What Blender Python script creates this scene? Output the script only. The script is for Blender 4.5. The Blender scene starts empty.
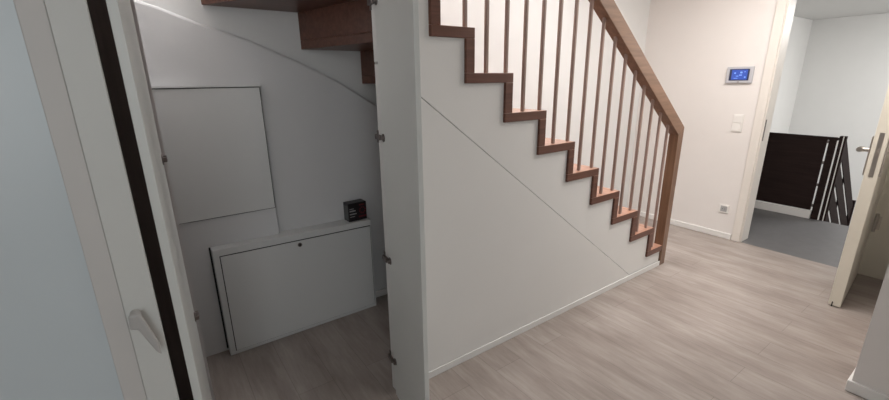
import bpy, bmesh, math, random
from mathutils import Vector, Matrix
random.seed(4)
S = bpy.context.scene
COL = S.collection

# ------------------------------------------------------------------ materials
def mat(name, color, rough=0.6, metal=0.0, spec=0.5, noise=0.0, nscale=30, bump=0.0, bscale=200):
    m = bpy.data.materials.new(name); m.use_nodes = True
    nt = m.node_tree; b = nt.nodes['Principled BSDF']
    b.inputs['Roughness'].default_value = rough
    b.inputs['Metallic'].default_value = metal
    b.inputs['Specular IOR Level'].default_value = spec
    tc = nt.nodes.new('ShaderNodeTexCoord')
    n = nt.nodes.new('ShaderNodeTexNoise'); n.inputs['Scale'].default_value = nscale; n.inputs['Detail'].default_value = 4
    nt.links.new(tc.outputs['Object'], n.inputs['Vector'])
    mx = nt.nodes.new('ShaderNodeMixRGB'); mx.blend_type = 'MULTIPLY'
    mx.inputs['Fac'].default_value = noise
    mx.inputs['Color1'].default_value = (*color, 1)
    nt.links.new(n.outputs['Fac'], mx.inputs['Color2'])
    nt.links.new(mx.outputs['Color'], b.inputs['Base Color'])
    if bump > 0:
        n2 = nt.nodes.new('ShaderNodeTexNoise'); n2.inputs['Scale'].default_value = bscale
        nt.links.new(tc.outputs['Object'], n2.inputs['Vector'])
        bp = nt.nodes.new('ShaderNodeBump'); bp.inputs['Strength'].default_value = bump; bp.inputs['Distance'].default_value = 0.002
        nt.links.new(n2.outputs['Fac'], bp.inputs['Height'])
        nt.links.new(bp.outputs['Normal'], b.inputs['Normal'])
    return m

def wood_mat(name, dark, light, axis='X', rough=0.4, scale=1.0):
    m = bpy.data.materials.new(name); m.use_nodes = True
    nt = m.node_tree; b = nt.nodes['Principled BSDF']; b.inputs['Roughness'].default_value = rough
    tc = nt.nodes.new('ShaderNodeTexCoord'); mp = nt.nodes.new('ShaderNodeMapping')
    s = {'X': (2, 28, 28), 'Y': (28, 2, 28), 'Z': (28, 28, 2)}[axis]
    mp.inputs['Scale'].default_value = tuple(v * scale for v in s)
    nt.links.new(tc.outputs['Object'], mp.inputs['Vector'])
    n = nt.nodes.new('ShaderNodeTexNoise'); n.inputs['Scale'].default_value = 1.6; n.inputs['Detail'].default_value = 8
    n.inputs['Distortion'].default_value = 0.6
    nt.links.new(mp.outputs['Vector'], n.inputs['Vector'])
    r = nt.nodes.new('ShaderNodeValToRGB')
    r.color_ramp.elements[0].position = 0.3; r.color_ramp.elements[0].color = (*dark, 1)
    r.color_ramp.elements[1].position = 0.72; r.color_ramp.elements[1].color = (*light, 1)
    nt.links.new(n.outputs['Fac'], r.inputs['Fac'])
    nt.links.new(r.outputs['Color'], b.inputs['Base Color'])
    bp = nt.nodes.new('ShaderNodeBump'); bp.inputs['Strength'].default_value = 0.15; bp.inputs['Distance'].default_value = 0.002
    nt.links.new(n.outputs['Fac'], bp.inputs['Height']); nt.links.new(bp.outputs['Normal'], b.inputs['Normal'])
    return m

def laminate_mat():
    m = bpy.data.materials.new('whitewashed_oak_planks'); m.use_nodes = True
    nt = m.node_tree; L = nt.links; b = nt.nodes['Principled BSDF']
    b.inputs['Roughness'].default_value = 0.42
    tc = nt.nodes.new('ShaderNodeTexCoord')
    mp = nt.nodes.new('ShaderNodeMapping'); mp.inputs['Rotation'].default_value = (0, 0, math.pi / 2)
    L.new(tc.outputs['Object'], mp.inputs['Vector'])
    def brick(c1, c2, mortar):
        br = nt.nodes.new('ShaderNodeTexBrick')
        br.inputs['Color1'].default_value = c1; br.inputs['Color2'].default_value = c2; br.inputs['Mortar'].default_value = mortar
        br.inputs['Scale'].default_value = 1; br.inputs['Mortar Size'].default_value = 0.0012; br.inputs['Mortar Smooth'].default_value = 0.2
        br.inputs['Brick Width'].default_value = 1.22; br.inputs['Row Height'].default_value = 0.182; br.offset = 0.37
        L.new(mp.outputs['Vector'], br.inputs['Vector']); return br
    br = brick((0.352, 0.307, 0.278, 1), (0.385, 0.340, 0.311, 1), (0.24, 0.21, 0.19, 1))
    # grain, streaked along the planks (world Y)
    mg = nt.nodes.new('ShaderNodeMapping'); mg.inputs['Scale'].default_value = (40, 4.5, 1)
    L.new(tc.outputs['Object'], mg.inputs['Vector'])
    n = nt.nodes.new('ShaderNodeTexNoise'); n.inputs['Scale'].default_value = 1.0; n.inputs['Detail'].default_value = 9; n.inputs['Roughness'].default_value = 0.65
    n.inputs['Distortion'].default_value = 0.4
    L.new(mg.outputs['Vector'], n.inputs['Vector'])
    r = nt.nodes.new('ShaderNodeValToRGB')
    r.color_ramp.elements[0].position = 0.32; r.color_ramp.elements[0].color = (0.66, 0.63, 0.61, 1)
    r.color_ramp.elements[1].position = 0.66; r.color_ramp.elements[1].color = (1.12, 1.12, 1.12, 1)
    L.new(n.outputs['Fac'], r.inputs['Fac'])
    mc = nt.nodes.new('ShaderNodeMapping'); mc.inputs['Scale'].default_value = (8, 2.2, 1)
    L.new(tc.outputs['Object'], mc.inputs['Vector'])
    n2 = nt.nodes.new('ShaderNodeTexNoise'); n2.inputs['Scale'].default_value = 1.0; n2.inputs['Detail'].default_value = 4
    L.new(mc.outputs['Vector'], n2.inputs['Vector'])
    r2 = nt.nodes.new('ShaderNodeValToRGB')
    r2.color_ramp.elements[0].position = 0.35; r2.color_ramp.elements[0].color = (0.78, 0.75, 0.735, 1)
    r2.color_ramp.elements[1].position = 0.65; r2.color_ramp.elements[1].color = (1.06, 1.06, 1.07, 1)
    L.new(n2.outputs['Fac'], r2.inputs['Fac'])
    m1 = nt.nodes.new('ShaderNodeMixRGB'); m1.blend_type = 'MULTIPLY'; m1.inputs['Fac'].default_value = 0.5
    L.new(br.outputs['Color'], m1.inputs['Color1']); L.new(r.outputs['Color'], m1.inputs['Color2'])
    m2 = nt.nodes.new('ShaderNodeMixRGB'); m2.blend_type = 'MULTIPLY'; m2.inputs['Fac'].default_value = 0.9
    L.new(m1.outputs['Color'], m2.inputs['Color1']); L.new(r2.outputs['Color'], m2.inputs['Color2'])
    L.new(m2.outputs['Color'], b.inputs['Base Color'])
    bp = nt.nodes.new('ShaderNodeBump'); bp.inputs['Strength'].default_value = 0.12; bp.inputs['Distance'].default_value = 0.002
    L.new(n.outputs['Fac'], bp.inputs['Height']); L.new(bp.outputs['Normal'], b.inputs['Normal'])
    return m

M = {
 'plaster': mat('white_plaster', (0.80, 0.765, 0.74), 0.85, noise=0.04, nscale=6, bump=0.15, bscale=260),
 'plaster_neutral': mat('neutral_white_plaster', (0.76, 0.765, 0.76), 0.85, noise=0.04, nscale=6, bump=0.15, bscale=260),
 'plaster_cool': mat('cool_white_plaster', (0.76, 0.75, 0.73), 0.85, noise=0.04, nscale=6, bump=0.1, bscale=260),
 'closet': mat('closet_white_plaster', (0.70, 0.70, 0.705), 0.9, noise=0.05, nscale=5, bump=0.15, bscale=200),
 'cheek': mat('stair_side_white_paint', (0.725, 0.72, 0.705), 0.7, noise=0.04, nscale=4, bump=0.06, bscale=260),
 'trim': mat('white_skirting_paint', (0.80, 0.785, 0.765), 0.45, noise=0.03, nscale=10),
 'lacquer': mat('white_door_lacquer', (0.70, 0.715, 0.695), 0.38, noise=0.03, nscale=8),
 'ivory': mat('ivory_door_lacquer', (0.80, 0.77, 0.67), 0.32, noise=0.03, nscale=8),
 'lever': mat('pale_grey_lever_paint', (0.47, 0.46, 0.45), 0.4),
 'stile': mat('pinkish_white_lacquer', (0.64, 0.625, 0.61), 0.5, noise=0.03, nscale=8),
 'rebate': mat('greenish_white_lacquer', (0.675, 0.685, 0.665), 0.45, noise=0.03, nscale=8),
 'leafside': mat('cool_white_lacquer', (0.62, 0.685, 0.72), 0.35, noise=0.03, nscale=8),
 'steelwhite': mat('powder_coated_white_steel', (0.68, 0.685, 0.68), 0.4, noise=0.02, nscale=12),
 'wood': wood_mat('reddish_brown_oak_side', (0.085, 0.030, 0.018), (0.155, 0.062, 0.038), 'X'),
 'woodtop_lit': wood_mat('reddish_brown_oak_lit_top', (0.34, 0.17, 0.115), (0.50, 0.28, 0.20), 'Y', 0.28),  # same oak made lighter: light falling on the tread tops, put into the colour
 'rail': wood_mat('warm_brown_oak_rail', (0.15, 0.078, 0.044), (0.235, 0.132, 0.080), 'X'),
 'woodz': wood_mat('warm_brown_oak_upright', (0.15, 0.078, 0.044), (0.235, 0.132, 0.080), 'Z'),
 'spindle': wood_mat('brown_oak_spindle', (0.27, 0.185, 0.155), (0.38, 0.275, 0.235), 'Z'),
 'darkpost': wood_mat('dark_brown_wood', (0.17, 0.12, 0.105), (0.22, 0.16, 0.14), 'Z', 0.5),
 'wenge': wood_mat('very_dark_brown_wood', (0.020, 0.012, 0.011), (0.030, 0.019, 0.017), 'Y', 0.75),
 'floor': laminate_mat(),
 'frame': mat('warm_white_frame_lacquer', (0.78, 0.74, 0.69), 0.35, noise=0.03, nscale=8),
 'tile': mat('grey_stone_tile', (0.150, 0.147, 0.150), 0.45, noise=0.25, nscale=14, bump=0.05),
 'metal': mat('brushed_nickel', (0.55, 0.52, 0.48), 0.3, metal=1.0, noise=0.1, nscale=60),
 'hinge': mat('dull_nickel_hinge', (0.20, 0.17, 0.16), 0.35, metal=0.9, noise=0.2, nscale=80),
 'black': mat('black_rubber', (0.012, 0.012, 0.012), 0.6),
 'joint': mat('shaded_grey_joint', (0.36, 0.36, 0.35), 0.9),
 'gap': mat('dark_joint_and_shadow', (0.03, 0.03, 0.03), 0.9),
 'plastic': mat('white_plastic', (0.82, 0.80, 0.77), 0.35),
 'greyplastic': mat('pale_grey_plastic', (0.50, 0.50, 0.53), 0.3),
 'card': mat('black_printed_card', (0.014, 0.012, 0.013), 0.35),
 'cardgrey': mat('grey_printed_card', (0.10, 0.105, 0.105), 0.5),
 'cardred': mat('red_printed_card', (0.16, 0.02, 0.03), 0.4),
 'cardwhite': mat('white_printed_card', (0.38, 0.38, 0.38), 0.5),
}
def emit(name, col, st):
    m = bpy.data.materials.new(name); m.use_nodes = True
    b = m.node_tree.nodes['Principled BSDF']; b.inputs['Base Color'].default_value = (0.02, 0.02, 0.03, 1)
    b.inputs['Emission Color'].default_value = (*col, 1); b.inputs['Emission Strength'].default_value = st
    return m
M['wenge'].node_tree.nodes['Principled BSDF'].inputs['Specular IOR Level'].default_value = .12
M['screen'] = emit('lit_blue_screen', (0.03, 0.10, 0.55), 0.85)
M['screenlight'] = emit('lit_pale_blue_icons', (0.25, 0.45, 1.0), 1.0)
M['screendark'] = emit('lit_dark_blue_screen', (0.02, 0.035, 0.10), 0.6)

# ------------------------------------------------------------------ mesh helpers
def box(bm, a, b, rot=None):
    x0, y0, z0 = a; x1, y1, z1 = b
    vs = [bm.verts.new(p) for p in [(x0,y0,z0),(x1,y0,z0),(x1,y1,z0),(x0,y1,z0),(x0,y0,z1),(x1,y0,z1),(x1,y1,z1),(x0,y1,z1)]]
    for f in [(0,3,2,1),(4,5,6,7),(0,1,5,4),(1,2,6,5),(2,3,7,6),(3,0,4,7)]: bm.faces.new([vs[i] for i in f])
    if rot: bmesh.ops.transform(bm, matrix=rot, verts=vs)
    return vs
def prism(bm, pts, axis, d0, d1):
    """polygon pts extruded along axis from d0 to d1; axis 'Y': pts=(x,z); 'X': pts=(y,z); 'Z': pts=(x,y)"""
    def mk(p, d): return {'Y': (p[0], d, p[1]), 'X': (d, p[0], p[1]), 'Z': (p[0], p[1], d)}[axis]
    A = [bm.verts.new(mk(p, d0)) for p in pts]; B = [bm.verts.new(mk(p, d1)) for p in pts]
    bm.faces.new(A); bm.faces.new(B[::-1]); n = len(pts)
    for i in range(n): bm.faces.new([A[i], B[i], B[(i+1)%n], A[(i+1)%n]])
    bmesh.ops.recalc_face_normals(bm, faces=bm.faces)
def cyl(bm, p0, p1, r0, r1=None, n=20):
    p0 = Vector(p0); p1 = Vector(p1); d = p1 - p0; r1 = r0 if r1 is None else r1
    q = d.to_track_quat('Z', 'Y').to_matrix().to_4x4()
    m = Matrix.Translation((p0 + p1) / 2) @ q
    bmesh.ops.create_cone(bm, cap_ends=True, segments=n, radius1=r0, radius2=r1, depth=d.length, matrix=m)
def obj(name, bm, m, parent=None, bev=0.0, seg=2, smooth=False):
    bmesh.ops.recalc_face_normals(bm, faces=bm.faces)
    vs = bm.verts
    lo = Vector([min(v.co[i] for v in vs) for i in range(3)]); hi = Vector([max(v.co[i] for v in vs) for i in range(3)])
    c = Vector(((lo.x+hi.x)/2, (lo.y+hi.y)/2, lo.z))
    bmesh.ops.translate(bm, verts=bm.verts[:], vec=-c)
    me = bpy.data.meshes.new(name); bm.to_mesh(me); bm.free()
    o = bpy.data.objects.new(name, me); COL.objects.link(o)
    for mm in (m if isinstance(m, (list, tuple)) else [m]): me.materials.append(mm)
    if smooth:
        for p in me.polygons: p.use_smooth = True
    off = Vector((0, 0, 0)); q = parent
    while q is not None: off += q.location; q = q.parent
    if parent is not None: o.parent = parent
    o.location = c - off
    if bev:
        b = o.modifiers.new('bevel', 'BEVEL'); b.width = bev; b.segments = seg; b.limit_method = 'ANGLE'; b.angle_limit = math.radians(40)
    return o
def B(name, a, b, m, parent=None, bev=0.0, rot=None, label=None):
    bm = bmesh.new(); box(bm, a, b, rot); o = obj(name, bm, m, parent, bev)
    if label: o['label'] = label
    return o
def tag(o, label, cat, group=None, kind=None):
    o['label'] = label; o['category'] = cat
    if group: o['group'] = group
    if kind: o['kind'] = kind
    return o
def thing(name, label, cat, loc, group=None, kind=None):
    o = bpy.data.objects.new(name, None); COL.objects.link(o); o.location = loc; o.empty_display_size = 0.1
    return tag(o, label, cat, group, kind)
def st(o, label, cat): return tag(o, label, cat, kind='structure')

# ------------------------------------------------------------------ room shell
YF = 1.54      # face of the stair side
XW = 4.35      # face of the wall with the doorway
CE = 2.55
st(B('floor', (-1.4, -2.3, -0.1), (XW, 2.6, 0), M['floor']), 'pale greige oak plank floor of the hall and cupboard', 'floor')
st(B('floor_landing', (XW, -1.5, -0.1), (5.715, 4.2, -0.002), M['tile']), 'grey tiled floor beyond the open doorway', 'floor')

# tall wall behind the staircase
st(B('wall_back', (-1.4, 2.50, 0), (XW + .15, 2.62, 5.2), M['plaster_neutral']), 'tall white wall behind the staircase', 'wall')
# thicker lower layer in the cupboard; its top follows the stair
bm = bmesh.new()
prism(bm, [(0.03, 0), (1.6, 0), (1.6, 1.14), (1.212, 1.357), (0.98, 1.50), (0.762, 1.607), (0.514, 1.713), (0.296, 1.782), (0.142, 1.842), (0.03, 1.875)], 'Y', 2.47, 2.50)
st(obj('wall_closet_back', bm, M['closet'], bev=.014), 'thicker lower back wall inside the cupboard with a sloping curved ledge', 'wall')
st(B('wall_closet_left', (-0.02, 1.60, 0), (0.03, 2.50, 2.4), M['closet']), 'narrow left inner wall of the cupboard', 'wall')
# wall with doorway
bm = bmesh.new()
prism(bm, [(1.36, 0), (2.50, 0), (2.50, 5.2), (-2.3, 5.2), (-2.3, 0), (0.52, 0), (0.52, 2.15), (1.36, 2.15)], 'X', XW, XW + .15)
st(obj('wall_right', bm, M['plaster']), 'warm white wall around the open doorway', 'wall')
# projecting wall block, near right
st(B('wall_corner', (2.6, -2.3, 0), (XW, 0.231, CE), M['plaster']), 'white projecting wall corner at the near right', 'wall')
st(B('wall_left', (-1.4, -2.3, 0), (-1.28, 2.5, CE), M['plaster']), 'white wall left of the camera', 'wall')
st(B('wall_front', (-1.28, -2.3, 0), (2.6, -2.2, CE), M['plaster']), 'white wall behind the viewer', 'wall')
# ceiling with the stair opening
bm = bmesh.new()
box(bm, (-1.4, -2.3, CE), (XW, 1.50, CE + .2)); box(bm, (-1.4, 1.50, CE), (0.1, 2.5, CE + .2)); box(bm, (3.0, 1.50, CE), (XW, 2.5, CE + .2))
st(obj('ceiling', bm, M['plaster']), 'white ceiling of the hall around the stair opening', 'ceiling')
bm = bmesh.new()
box(bm, (-0.02, 1.38, CE + .2), (3.1, 1.50, 5.2)); box(bm, (-0.02, 1.50, CE + .2), (0.1, 2.5, 5.2)); box(bm, (3.0, 1.50, CE + .2), (3.1, 2.5, 5.2))
st(obj('wall_stairwell', bm, M['plaster']), 'white walls of the stairwell above the stairs', 'wall')
# wall to the left of the cupboard: dark timber upright, wall beyond
st(B('trim_1', (-0.115, 1.545, 0), (0.016, 1.60, 2.4), M['darkpost'], bev=.003), 'dark brown wooden upright between the two leftmost white doors', 'trim')
st(B('wall_closet_front', (-1.28, 1.56, 0), (-0.115, 1.60, 2.55), M['plaster']), 'white wall left of the cupboard', 'wall')

# skirtings
def skirt(name, a, b, label): st(B(name, a, b, M['trim'], bev=.004), label, 'skirting board')
skirt('baseboard_right', (XW - .014, 1.42, 0), (XW, 2.50, 0.055), 'white skirting board under the thermostat wall')
skirt('baseboard_back', (3.35, 2.486, 0), (XW - .014, 2.50, 0.055), 'white skirting board on the wall behind the stairs')
skirt('baseboard_closet', (1.08, 2.457, 0), (1.55, 2.47, 0.05), 'white skirting board at the back of the cupboard')
bm = bmesh.new(); prism(bm, [(2.586, -2.2), (2.600, -2.2), (2.600, .231), (XW, .231), (XW, .245), (2.586, .245)], 'Z', 0, .06)
st(obj('baseboard_corner', bm, M['trim'], bev=.004), 'white skirting board wrapping the near right wall corner', 'skirting board')

# ------------------------------------------------------------------ staircase
stair = thing('staircase', 'folded reddish brown oak staircase with white side, rising left over the cupboard', 'staircase', (2.2, 1.54, 0))
# front zigzag: left X of tread k at front, at wall
TB = [0, .131, .332, .523, .716, .906, 1.101, 1.293, 1.485, 1.677, 1.869]
def zb(k): return -0.061 + 0.193 * k
FL = [None, 3.037, 2.772, 2.506, 2.243, 1.982, 1.718, 1.460, 1.213, 1.027, 0.86]
WL = [None, 3.037, 2.772, 2.506, 2.243, 1.975, 1.700, 1.430, 1.145, 0.785, 0.318]
TH = 0.046; RT = 0.05
YA, YB = 1.530, 2.4985
def loft(bm, pf, pw):
    """quad footprints: pf=(x0,x1) at front Y, pw=(x0,x1) at wall"""
def slab(name, f0, f1, w0, w1, z0, z1, m):
    bm = bmesh.new()
    prism(bm, [(f0, YA), (f1, YA), (w1, YB), (w0, YB)], 'Z', z0, z1)
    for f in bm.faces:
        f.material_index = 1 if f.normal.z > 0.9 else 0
    return obj(name, bm, [M['wood'], M['woodtop_lit']], stair, bev=.0025)
for k in range(1, 11):
    f1 = (FL[k-1] + RT) if k > 1 else 3.2605
    w1 = (WL[k-1] + RT) if k > 1 else 3.2605
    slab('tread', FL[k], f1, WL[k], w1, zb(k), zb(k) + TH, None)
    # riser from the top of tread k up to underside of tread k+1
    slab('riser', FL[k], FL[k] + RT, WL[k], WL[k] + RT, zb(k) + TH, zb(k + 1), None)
bm = bmesh.new(); box(bm, (3.2105, YF + .05, 0), (3.2605, YB, zb(1))); obj('riser', bm, M['wood'], stair)
# white side: upper sheet, lower sheet 8 mm proud, groove between
top = [(3.2575, zb(1))]
for k in range(1, 10):
    top += [(FL[k] + .001, zb(k)), (FL[k] + .001, zb(k + 1))]
top += [(0.79, zb(10))]
gx = lambda x: 1.439 - 0.7515 * (x - 0.969)
bm = bmesh.new()
xe = 0.969 + 1.439 / 0.7515
prism(bm, [(0.79, gx(.79))] + [(xe, 0), (3.2575, 0)] + top, 'Y', YF + .004, YF + .055)
o = obj('side_panel', bm, M['cheek'], stair); o['label'] = 'white upper side board following the steps'
bm = bmesh.new()
prism(bm, [(0.79, 0), (xe - .010, 0), (0.79, gx(.79) - .009)], 'Y', YF - .004, YF + .055)
o = obj('side_panel', bm, M['cheek'], stair, bev=.002); o['label'] = 'white lower triangular side panel'
bm = bmesh.new()
prism(bm, [(0.79, gx(.79)-.010), (xe - .012, 0), (xe, 0), (0.79, gx(.79))], 'Y', YF + .012, YF + .05)
obj('groove', bm, M['joint'], stair)['label'] = 'joint between the two side boards, greyed as its shadow'  # the grey paints the shadow lying in this joint
B('skirting', (0.80, YF - .011, 0), (3.2575, YF - .004, .040), M['cheek'], stair, bev=.002)
# lintel over the cupboard opening
bm = bmesh.new(); box(bm, (0.03, YF, 1.98), (0.86, YF + .05, CE))
st(obj('wall_closet_lintel', bm, M['cheek']), 'white board above the cupboard opening', 'wall')

# ------------------------------------------------------------------ railing
rail = thing('stair_railing', 'oak stair railing with slim spindles, sloping handrail and end post', 'railing', (3.29, 1.56, 0))
sl = 0.75; y0, y1 = 1.528, 1.598
zt = lambda x: 1.131 + sl * (3.338 - x)
zl = lambda x: 1.076 + sl * (3.261 - x)
bm = bmesh.new(); prism(bm, [(1.0, zl(1.0)), (3.261, zl(3.261)), (3.338, zt(3.338)), (1.0, zt(1.0))], 'Y', y0, y1)
obj('handrail', bm, M['rail'], rail, bev=.003)
bm = bmesh.new(); prism(bm, [(3.261, 0), (3.330, 0), (3.338, zt(3.338)), (3.261, zl(3.261))], 'Y', y0, y1)
obj('newel_post', bm, M['woodz'], rail, bev=.003)
def tread_top(x):
    for k in range(10, 0, -1):
        pass
    z = 0
    for k in range(1, 11):
        r = FL[k-1] + RT if k > 1 else 3.26
        if FL[k] <= x <= r: z = zb(k) + TH
    return z
sp0 = None
for i in range(16):
    x = 1.232 + .1283 * i
    zb_ = tread_top(x); h = zl(x) + .012 - zb_
    bm = bmesh.new(); box(bm, (x - .0090, 1.556, zb_), (x + .0090, 1.574, zb_ + h))
    obj('spindle', bm, M['spindle'], rail, bev=.004)

# ------------------------------------------------------------------ hall door (open) and its frame
frame = thing('trim_2', 'warm white door frame around the doorway beside the thermostat', 'door frame', (XW, .94, 0), kind='structure')
def casing(ya, yb): B('casing', (XW - .016, ya, 0), (XW, yb, 2.20), M['frame'], frame, bev=.005)
casing(1.345, 1.415); B('casing', (XW - .016, .35, 0), (XW, .535, 2.20), M['ivory'], frame, bev=.005, label='ivory casing behind the open door')
B('casing', (XW - .016, .35, 2.13), (XW, 1.415, 2.20), M['frame'], frame, bev=.005)
B('jamb', (XW, 1.335, 0), (XW + .165, 1.36, 2.15), M['frame'], frame, bev=.003)
B('jamb', (XW, .52, 0), (XW + .165, .545, 2.15), M['frame'], frame, bev=.003)
B('jamb', (XW, .545, 2.125), (XW + .165, 1.335, 2.15), M['frame'], frame, bev=.003)
B('strike_plate', (XW + .012, 1.3325, .95), (XW + .034, 1.336, 1.135), M['hinge'], frame, bev=.002, label='dull metal strike plate')

door = thing('door_1', 'ivory interior door standing open at the right edge, latch edge towards the viewer', 'door', (4.33, .50, 0), kind='structure')
hx, hy = 4.316, .588; fx, fy = 3.548, .528
ang = math.atan2(fy - hy, fx - hx)
R = Matrix.Translation((hx, hy, 0)) @ Matrix.Rotation(ang, 4, 'Z')   # local +x runs hinge -> free edge, local +y towards the camera side
W = math.hypot(fx - hx, fy - hy); T = .062
B('leaf', (0, 0, .008), (W, T, 2.1), M['ivory'], door, bev=.002, rot=R)
B('forend_plate', (W - .001, .020, .895), (W + .002, .042, 1.165), M['metal'], door, bev=.001, rot=R, label='dull metal lock plate on the door edge')
B('latch_bolt', (W + .002, .025, 1.04), (W + .010, .037, 1.07), M['metal'], door, bev=.002, rot=R)
B('door_seal', (W - .03, .016, 0.0), (W + .0015, .022, .035), M['black'], door, rot=R, label='black drop seal in the bottom of the door')
for s, yy in ((-1, 0), (1, T)):
    ya, yb = (-.009, 0) if s < 0 else (T, T + .009)
    B('handle_plate', (W - .050, ya, .90), (W - .010, yb, 1.14), M['metal'], door, bev=.003, rot=R)
    bm = bmesh.new()
    cyl(bm, R @ Vector((W - .030, yy, 1.055)), R @ Vector((W - .030, yy + s * .052, 1.055)), .010, .015)
    cyl(bm, R @ Vector((W - .014, yy + s * .050, 1.055)), R @ Vector((W - .15, yy + s * .055, 1.052)), .016, .011)
    obj('door_handle', bm, M['metal'], door, bev=.002)
for zc in (.43, 1.75):
    hg = None
    bm = bmesh.new(); cyl(bm, (4.322, .512, zc - .07), (4.322, .512, zc + .07), .010); box(bm, (4.326, .485, zc - .05), (4.3345, .512, zc + .05))
    obj('hinge', bm, M['metal'], door)

# wall controls
t = thing('thermostat', 'pale grey touchscreen thermostat with lit blue display on the warm white wall', 'thermostat', (XW, 1.585, 1.435))
B('housing', (XW - .024, 1.484, 1.440), (XW, 1.690, 1.580), M['greyplastic'], t, bev=.006)
s = B('screen', (XW - .0255, 1.510, 1.462), (XW - .0238, 1.664, 1.560), M['screendark'], t)
B('screen_field', (XW - .0265, 1.524, 1.470), (XW - .0252, 1.645, 1.552), M['screen'], s)
for (yy, zz, w, h) in [(1.62,1.525,.012,.012),(1.60,1.50,.02,.006),(1.572,1.53,.016,.014),(1.575,1.508,.022,.008),(1.54,1.49,.012,.01),(1.61,1.482,.03,.004),(1.545,1.535,.01,.006)]:
    B('screen_icon', (XW - .0272, yy - w/2, zz - h/2), (XW - .0262, yy + w/2, zz + h/2), M['screenlight'], s)
B('logo', (XW - .0246, 1.578, 1.447), (XW - .0238, 1.596, 1.453), M['hinge'], t)

t = thing('light_switch', 'white double light switch below the thermostat', 'light switch', (XW, 1.54, 1.01))
B('switch_frame', (XW - .009, 1.497, 1.012), (XW, 1.580, 1.168), M['plastic'], t, bev=.003)
B('rocker', (XW - .013, 1.508, 1.096), (XW - .008, 1.569, 1.158), M['plastic'], t, bev=.002)
B('rocker', (XW - .013, 1.508, 1.022), (XW - .008, 1.569, 1.084), M['plastic'], t, bev=.002)
t = thing('power_outlet', 'white wall socket low on the wall left of the doorway', 'socket', (XW, 1.52, .245))
B('socket_frame', (XW - .009, 1.480, .245), (XW, 1.562, .327), M['plastic'], t, bev=.003)
bm = bmesh.new(); box(bm, (XW - .0105, 1.494, .259), (XW - .0085, 1.548, .313)); o = obj('socket_well', bm, M['cardwhite'], t)
bm = bmesh.new()
for dy in (-.0095, .0095): cyl(bm, (XW - .0135, 1.521 + dy, .286), (XW - .0115, 1.521 + dy, .286), .003, n=10)
obj('contact_hole', bm, M['black'], o)

# ------------------------------------------------------------------ beyond the doorway
st(B('wall_landing_far', (9.53, -3.0, -2.6), (9.65, 2.66, 2.6), M['plaster_cool']), 'pale wall at the far end beyond the doorway', 'wall')
st(B('wall_landing_left', (4.5, 2.54, -2.6), (9.53, 2.66, 2.6), M['plaster_cool']), 'bright side wall beyond the doorway', 'wall')
st(B('wall_landing_right', (4.5, -3.1, -2.6), (9.65, -3.0, 2.6), M['plaster_cool']), 'side wall at the right of the landing', 'wall')
st(B('ceiling_landing', (4.5, -3.0, 2.4), (9.65, 2.6, 2.5), M['plaster_cool']), 'white ceiling beyond the doorway', 'ceiling')
st(B('floor_lower', (5.715, -3.0, -2.6), (9.65, 2.6, -2.5), M['tile']), 'lower floor of the basement stairwell', 'floor')
st(B('trim_3', (5.69, 1.172, -0.002), (5.74, 2.54, .085), M['trim'], bev=.003), 'white kerb under the dark railing panel', 'kerb')

gr = thing('landing_guard', 'dark brown guard panel on the white kerb beyond the doorway', 'railing', (5.715, 1.5, .085))
B('board', (5.705, 1.185, .092), (5.725, 2.53, .855), M['wenge'], gr, bev=.002)
B('top_rail', (5.695, 1.098, .855), (5.735, 2.53, .885), M['wenge'], gr, bev=.003)
B('post', (5.70, 1.108, 0.0), (5.73, 1.168, .855), M['wenge'], gr, bev=.002)
for z in (.13, .36, .60, .82): B('bracket', (5.71, 1.165, z), (5.722, 1.187, z + .03), M['hinge'], gr)
bm = bmesh.new(); box(bm, (5.699, 1.098, 0.0), (5.703, 1.106, .90)); obj('edge_strip', bm, M['plastic'], gr)['label'] = 'pale edge strip'
# descending slatted railing
dr = thing('basement_stair_railing', 'dark brown railing with slanting slats descending beyond the doorway', 'railing', (5.76, 1.06, 0))
B('post', (5.716, 1.045, -.3), (5.765, 1.097, .90), M['wenge'], dr, bev=.002)
B('post', (6.95, 1.045, -1.25), (7.0, 1.085, .0), M['wenge'], dr, bev=.002)
B('post', (6.30, 1.088, -.9), (6.35, 1.10, .47), M['wenge'], dr, bev=.002)
B('edge_strip', (5.710, 1.060, -.1), (5.7155, 1.068, .90), M['plastic'], dr, label='pale edge strip')
sl2 = -.80
n_s = 5; 
for i in range(n_s):
    zt_ = .895 - i * .262; hh = .20
    bm = bmesh.new()
    prism(bm, [(5.765, zt_ - hh), (6.95, zt_ - hh + sl2 * 1.185), (6.95, zt_ + sl2 * 1.185), (5.765, zt_)], 'Y', 1.055, 1.063)
    obj('slat', bm, M['wenge'], dr)

# ------------------------------------------------------------------ cupboard doors
def cup_hinge(z, P, ux, nx, parent, arm):
    """P = hinge corner of the inner face; ux = direction hinge->free edge, nx = inner face normal (2-D)"""
    bm = bmesh.new()
    c = Vector((P[0], P[1], z)); u = Vector((ux[0], ux[1], 0)); n = Vector((nx[0], nx[1], 0))
    cyl(bm, c + u * .022 - n * .0005, c + u * .022 + n * .003, .0165, n=20)
    rm = Matrix(((u.x, n.x, 0, c.x), (u.y, n.y, 0, c.y), (0, 0, 1, c.z), (0, 0, 0, 1)))
    box(bm, (.004, .002, -.007), (.034, .013, .007), rm)
    if arm:
        box(bm, (-.040, .004, -.010), (.012, .017, .010), rm)
        box(bm, (-.045, .003, -.026), (-.028, .007, .026), rm)
    else:
        box(bm, (-.004, .003, -.009), (.012, .012, .009), rm)
    obj('hinge', bm, M['hinge'], parent, bev=.001)['label'] = 'dull metal concealed hinge'
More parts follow.
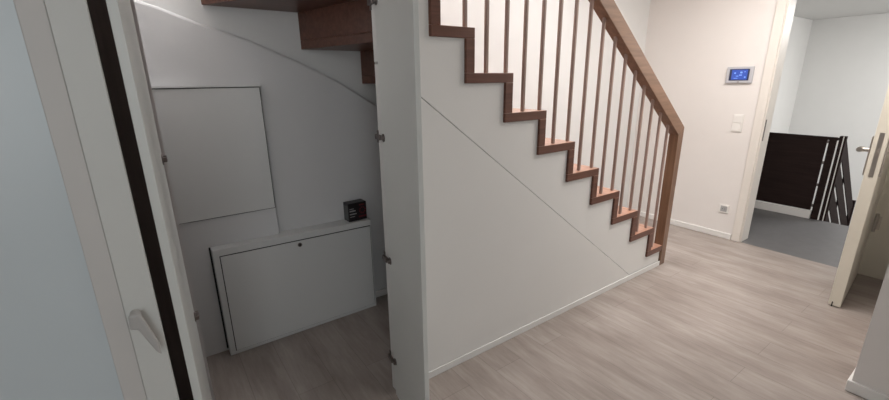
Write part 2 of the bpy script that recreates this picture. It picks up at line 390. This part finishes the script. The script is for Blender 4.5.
def cup_door(name, label, P, F, side, loc):
    d = thing(name, label, 'cupboard door', loc, 'cupboard doors')
    P = Vector(P); F = Vector(F); u = (F - P).normalized(); n = Vector((u.y, -u.x)) * side   # n: inner face normal
    th = .020
    bm = bmesh.new(); q = [P, F, F - n * th, P - n * th]
    prism(bm, [(v.x, v.y) for v in q], 'Z', .012, 1.96)
    obj('leaf', bm, M['lacquer'], d, bev=.0015)
    for z in (1.278, .736, .214, 1.786): cup_hinge(z, P, u, n, d, side > 0)
    return d
cup_door('cupboard_door', 'white right cupboard door, open towards the viewer beside the stair side', (.772, 1.528), (.716, 1.164), 1, (.77, 1.53, 0))
cup_door('cupboard_door', 'white left cupboard door, a narrow upright strip right of the dark brown upright', (.020, 1.528), (-.006, 1.158), -1, (.02, 1.53, 0))
# ------------------------------------------------------------------ near left door
nd = thing('door_2', 'pale blue-grey tinted white door at the far left edge with a lever handle', 'door', (-.5, 1.13, 0), kind='structure')
B('leaf', (-.95, 1.122, .008), (-.116, 1.160, 2.05), M['leafside'], nd, bev=.003)
B('stile', (-.1595, 1.118, .008), (-.1165, 1.123, 2.05), M['stile'], nd, bev=.003, label='flat white inner strip')
B('rebate_edge', (-.1164, 1.117, .008), (-.056, 1.150, 2.05), M['rebate'], nd, bev=.001, label='white outer strip')
bm = bmesh.new()
cyl(bm, (-.0985, 1.125, .985), (-.0985, 1.085, .985), .011)
obj('handle_neck', bm, M['lever'], nd, bev=.002)
bm = bmesh.new()
prism(bm, [(-.110, .998), (-.088, .998), (-.0665, .915), (-.066, .880), (-.075, .893), (-.098, .960), (-.112, .965)], 'Y', 1.078, 1.090)
obj('door_handle', bm, M['lever'], nd, bev=.004)

# ------------------------------------------------------------------ cupboard contents
tc = thing('fuse_cabinet', 'tall shallow white cabinet with a single upper door at the back of the cupboard', 'cabinet', (.28, 2.45, 0))
B('body', (.034, 2.432, 0), (.524, 2.4695, 1.49), M['closet'], tc, bev=.002)
B('door', (.040, 2.424, .806), (.519, 2.431, 1.474), M['steelwhite'], tc, bev=.0015)
B('door_gap', (.037, 2.4305, .802), (.5225, 2.4322, 1.478), M['gap'], tc, label='dark joint around the door')
B('top_lip', (.034, 2.418, 1.479), (.528, 2.433, 1.490), M['steelwhite'], tc, bev=.001)

mc = thing('manifold_cabinet', 'low wide white metal cabinet with a round lock, standing on the cupboard floor', 'cabinet', (.61, 2.40, 0))
bm = bmesh.new()
x0, x1, zt0, zt1 = .162, 1.082, .647, .630
prism(bm, [(x0, 0), (x1, 0), (x1, zt1), (x0, zt0)], 'Y', 2.362, 2.4315)
obj('body', bm, M['steelwhite'], mc, bev=.002)
bm = bmesh.new()
prism(bm, [(.524 + .003, .50), (x1, .50), (x1, zt1), (.527, .638)], 'Y', 2.4315, 2.4695); obj('rear_box', bm, M['steelwhite'], mc)
bm = bmesh.new()
prism(bm, [(x0 + .030, .022), (x1 - .010, .022), (x1 - .010, zt1 - .036), (x0 + .030, zt0 - .038)], 'Y', 2.3595, 2.3625)
obj('door_gap', bm, M['gap'], mc)['label'] = 'dark joint around the door'
bm = bmesh.new()
prism(bm, [(x0 + .034, .0255), (x1 - .014, .0255), (x1 - .014, zt1 - .040), (x0 + .034, zt0 - .042)], 'Y', 2.354, 2.3600)
dd = obj('door', bm, M['steelwhite'], mc, bev=.0015)
bm = bmesh.new(); cyl(bm, (.613, 2.3545, .574), (.613, 2.349, .574), .0125, n=24); lk = obj('lock', bm, M['hinge'], dd)
bm = bmesh.new(); cyl(bm, (.613, 2.3495, .574), (.613, 2.3475, .574), .006, n=16); obj('keyhole', bm, M['black'], lk)
B('side_shadow', (.154, 2.42, .02), (.162, 2.4318, .645), M['gap'], mc, label='dark strip painted as the shadow at the left side')  # dark strip that paints the shadow beside the cabinet

# small black box on top of it
bx = thing('cardboard_box', 'small black printed carton with red pattern on the low white cabinet', 'box', (.995, 2.418, .632))
RB = Matrix.Translation((1.003, 2.425, .6338)) @ Matrix.Rotation(math.radians(3), 4, 'Z')
B('carton', (-.062, -.037, 0), (.064, .037, .120), M['card'], bx, bev=.003, rot=RB)
B('side_print', (-.0628, -.028, .012), (-.0615, .030, .104), M['cardgrey'], bx, rot=RB)
B('lid_label', (-.045, -.020, .1165), (.030, .018, .118), M['cardgrey'], bx, rot=RB)
bm = bmesh.new()
for (a, b, z0_, z1_) in [(-.055, -.014, .066, .074), (-.055, -.008, .046, .053), (-.055, -.026, .082, .086), (-.055, -.020, .030, .034)]:
    box(bm, (a, -.0378, z0_), (b, -.0365, z1_), RB)
obj('lettering', bm, M['cardwhite'], bx)
bm = bmesh.new()
for rr, cx_, cz_ in ((.024, .034, .066),):
    for a in range(24):
        a0 = a * math.pi / 12
        p = [(cx_ + r_ * math.cos(q), cz_ + r_ * math.sin(q)) for r_, q in ((rr, a0), (rr, a0 + math.pi/12), (rr * .62, a0 + math.pi/12), (rr * .62, a0))]
        if a % 3 != 2: 
            vs = [bm.verts.new(RB @ Vector((x, -.0379, z))) for x, z in p]; bm.faces.new(vs)
box(bm, (.006, -.0378, .020), (.060, -.0365, .030), RB); box(bm, (.012, -.0378, .098), (.050, -.0365, .106), RB)
obj('red_print', bm, M['cardred'], bx)

# ------------------------------------------------------------------ lights
def area(name, loc, target, size, power, color, sy=None):
    l = bpy.data.lights.new(name, 'AREA'); l.energy = power; l.color = color; l.size = size
    if sy: l.shape = 'RECTANGLE'; l.size_y = sy
    o = bpy.data.objects.new(name, l); COL.objects.link(o); o.location = loc
    o.rotation_euler = (Vector(target) - Vector(loc)).to_track_quat('-Z', 'Y').to_euler()
    return o
area('hall_ceiling_light', (3.2, 0.9, 2.52), (3.2, .9, 0), .9, 36, (1.0, .955, .915), .9)
area('stairwell_skylight', (1.8, 2.0, 5.1), (1.8, 2.0, 0), 1.8, 120, (1.0, .98, .97), .9)
area('landing_daylight', (7.6, 0.3, 2.35), (7.6, 1.2, 0), 2.4, 175, (1.0, .99, .97), 2.4)
area('front_fill_light', (-.55, -2.12, 1.6), (1.3, 1.0, 1.0), 1.3, 27, (.92, .98, 1.0), 1.3)  # added soft fill from behind the viewer; no window exists in that wall
w = bpy.data.worlds.new('World'); S.world = w; w.use_nodes = True
w.node_tree.nodes['Background'].inputs['Color'].default_value = (.8, .88, 1, 1)
w.node_tree.nodes['Background'].inputs['Strength'].default_value = .3

# ------------------------------------------------------------------ camera
cam = bpy.data.cameras.new('camera'); co = bpy.data.objects.new('camera', cam); COL.objects.link(co)
cam.sensor_width = 36; cam.lens = 412.68 / 889 * 36; cam.clip_start = .02
f = 412.68; cx, cy = 444.5, 200
V = Vector((463 - cx, 1618 - cy, f)).normalized(); X = Vector((1050 - cx, 72 - cy, f)); X = (X - X.dot(V) * V).normalized()
up = -V; Yv = up.cross(X)
A = Matrix((X, Yv, up))                  # world = A @ (image right, image down, forward)
rt = A @ Vector((1, 0, 0)); dn = A @ Vector((0, 1, 0)); fw = A @ Vector((0, 0, 1))
R3 = Matrix((rt, -dn, -fw)).transposed()
co.matrix_world = Matrix.Translation((0, 0, 1.5)) @ R3.to_4x4()
S.camera = co
S.view_settings.view_transform = 'Standard'; S.view_settings.look = 'None'
S.view_settings.gamma = 1; S.view_settings.use_curve_mapping = False; S.view_settings.exposure = 0.15
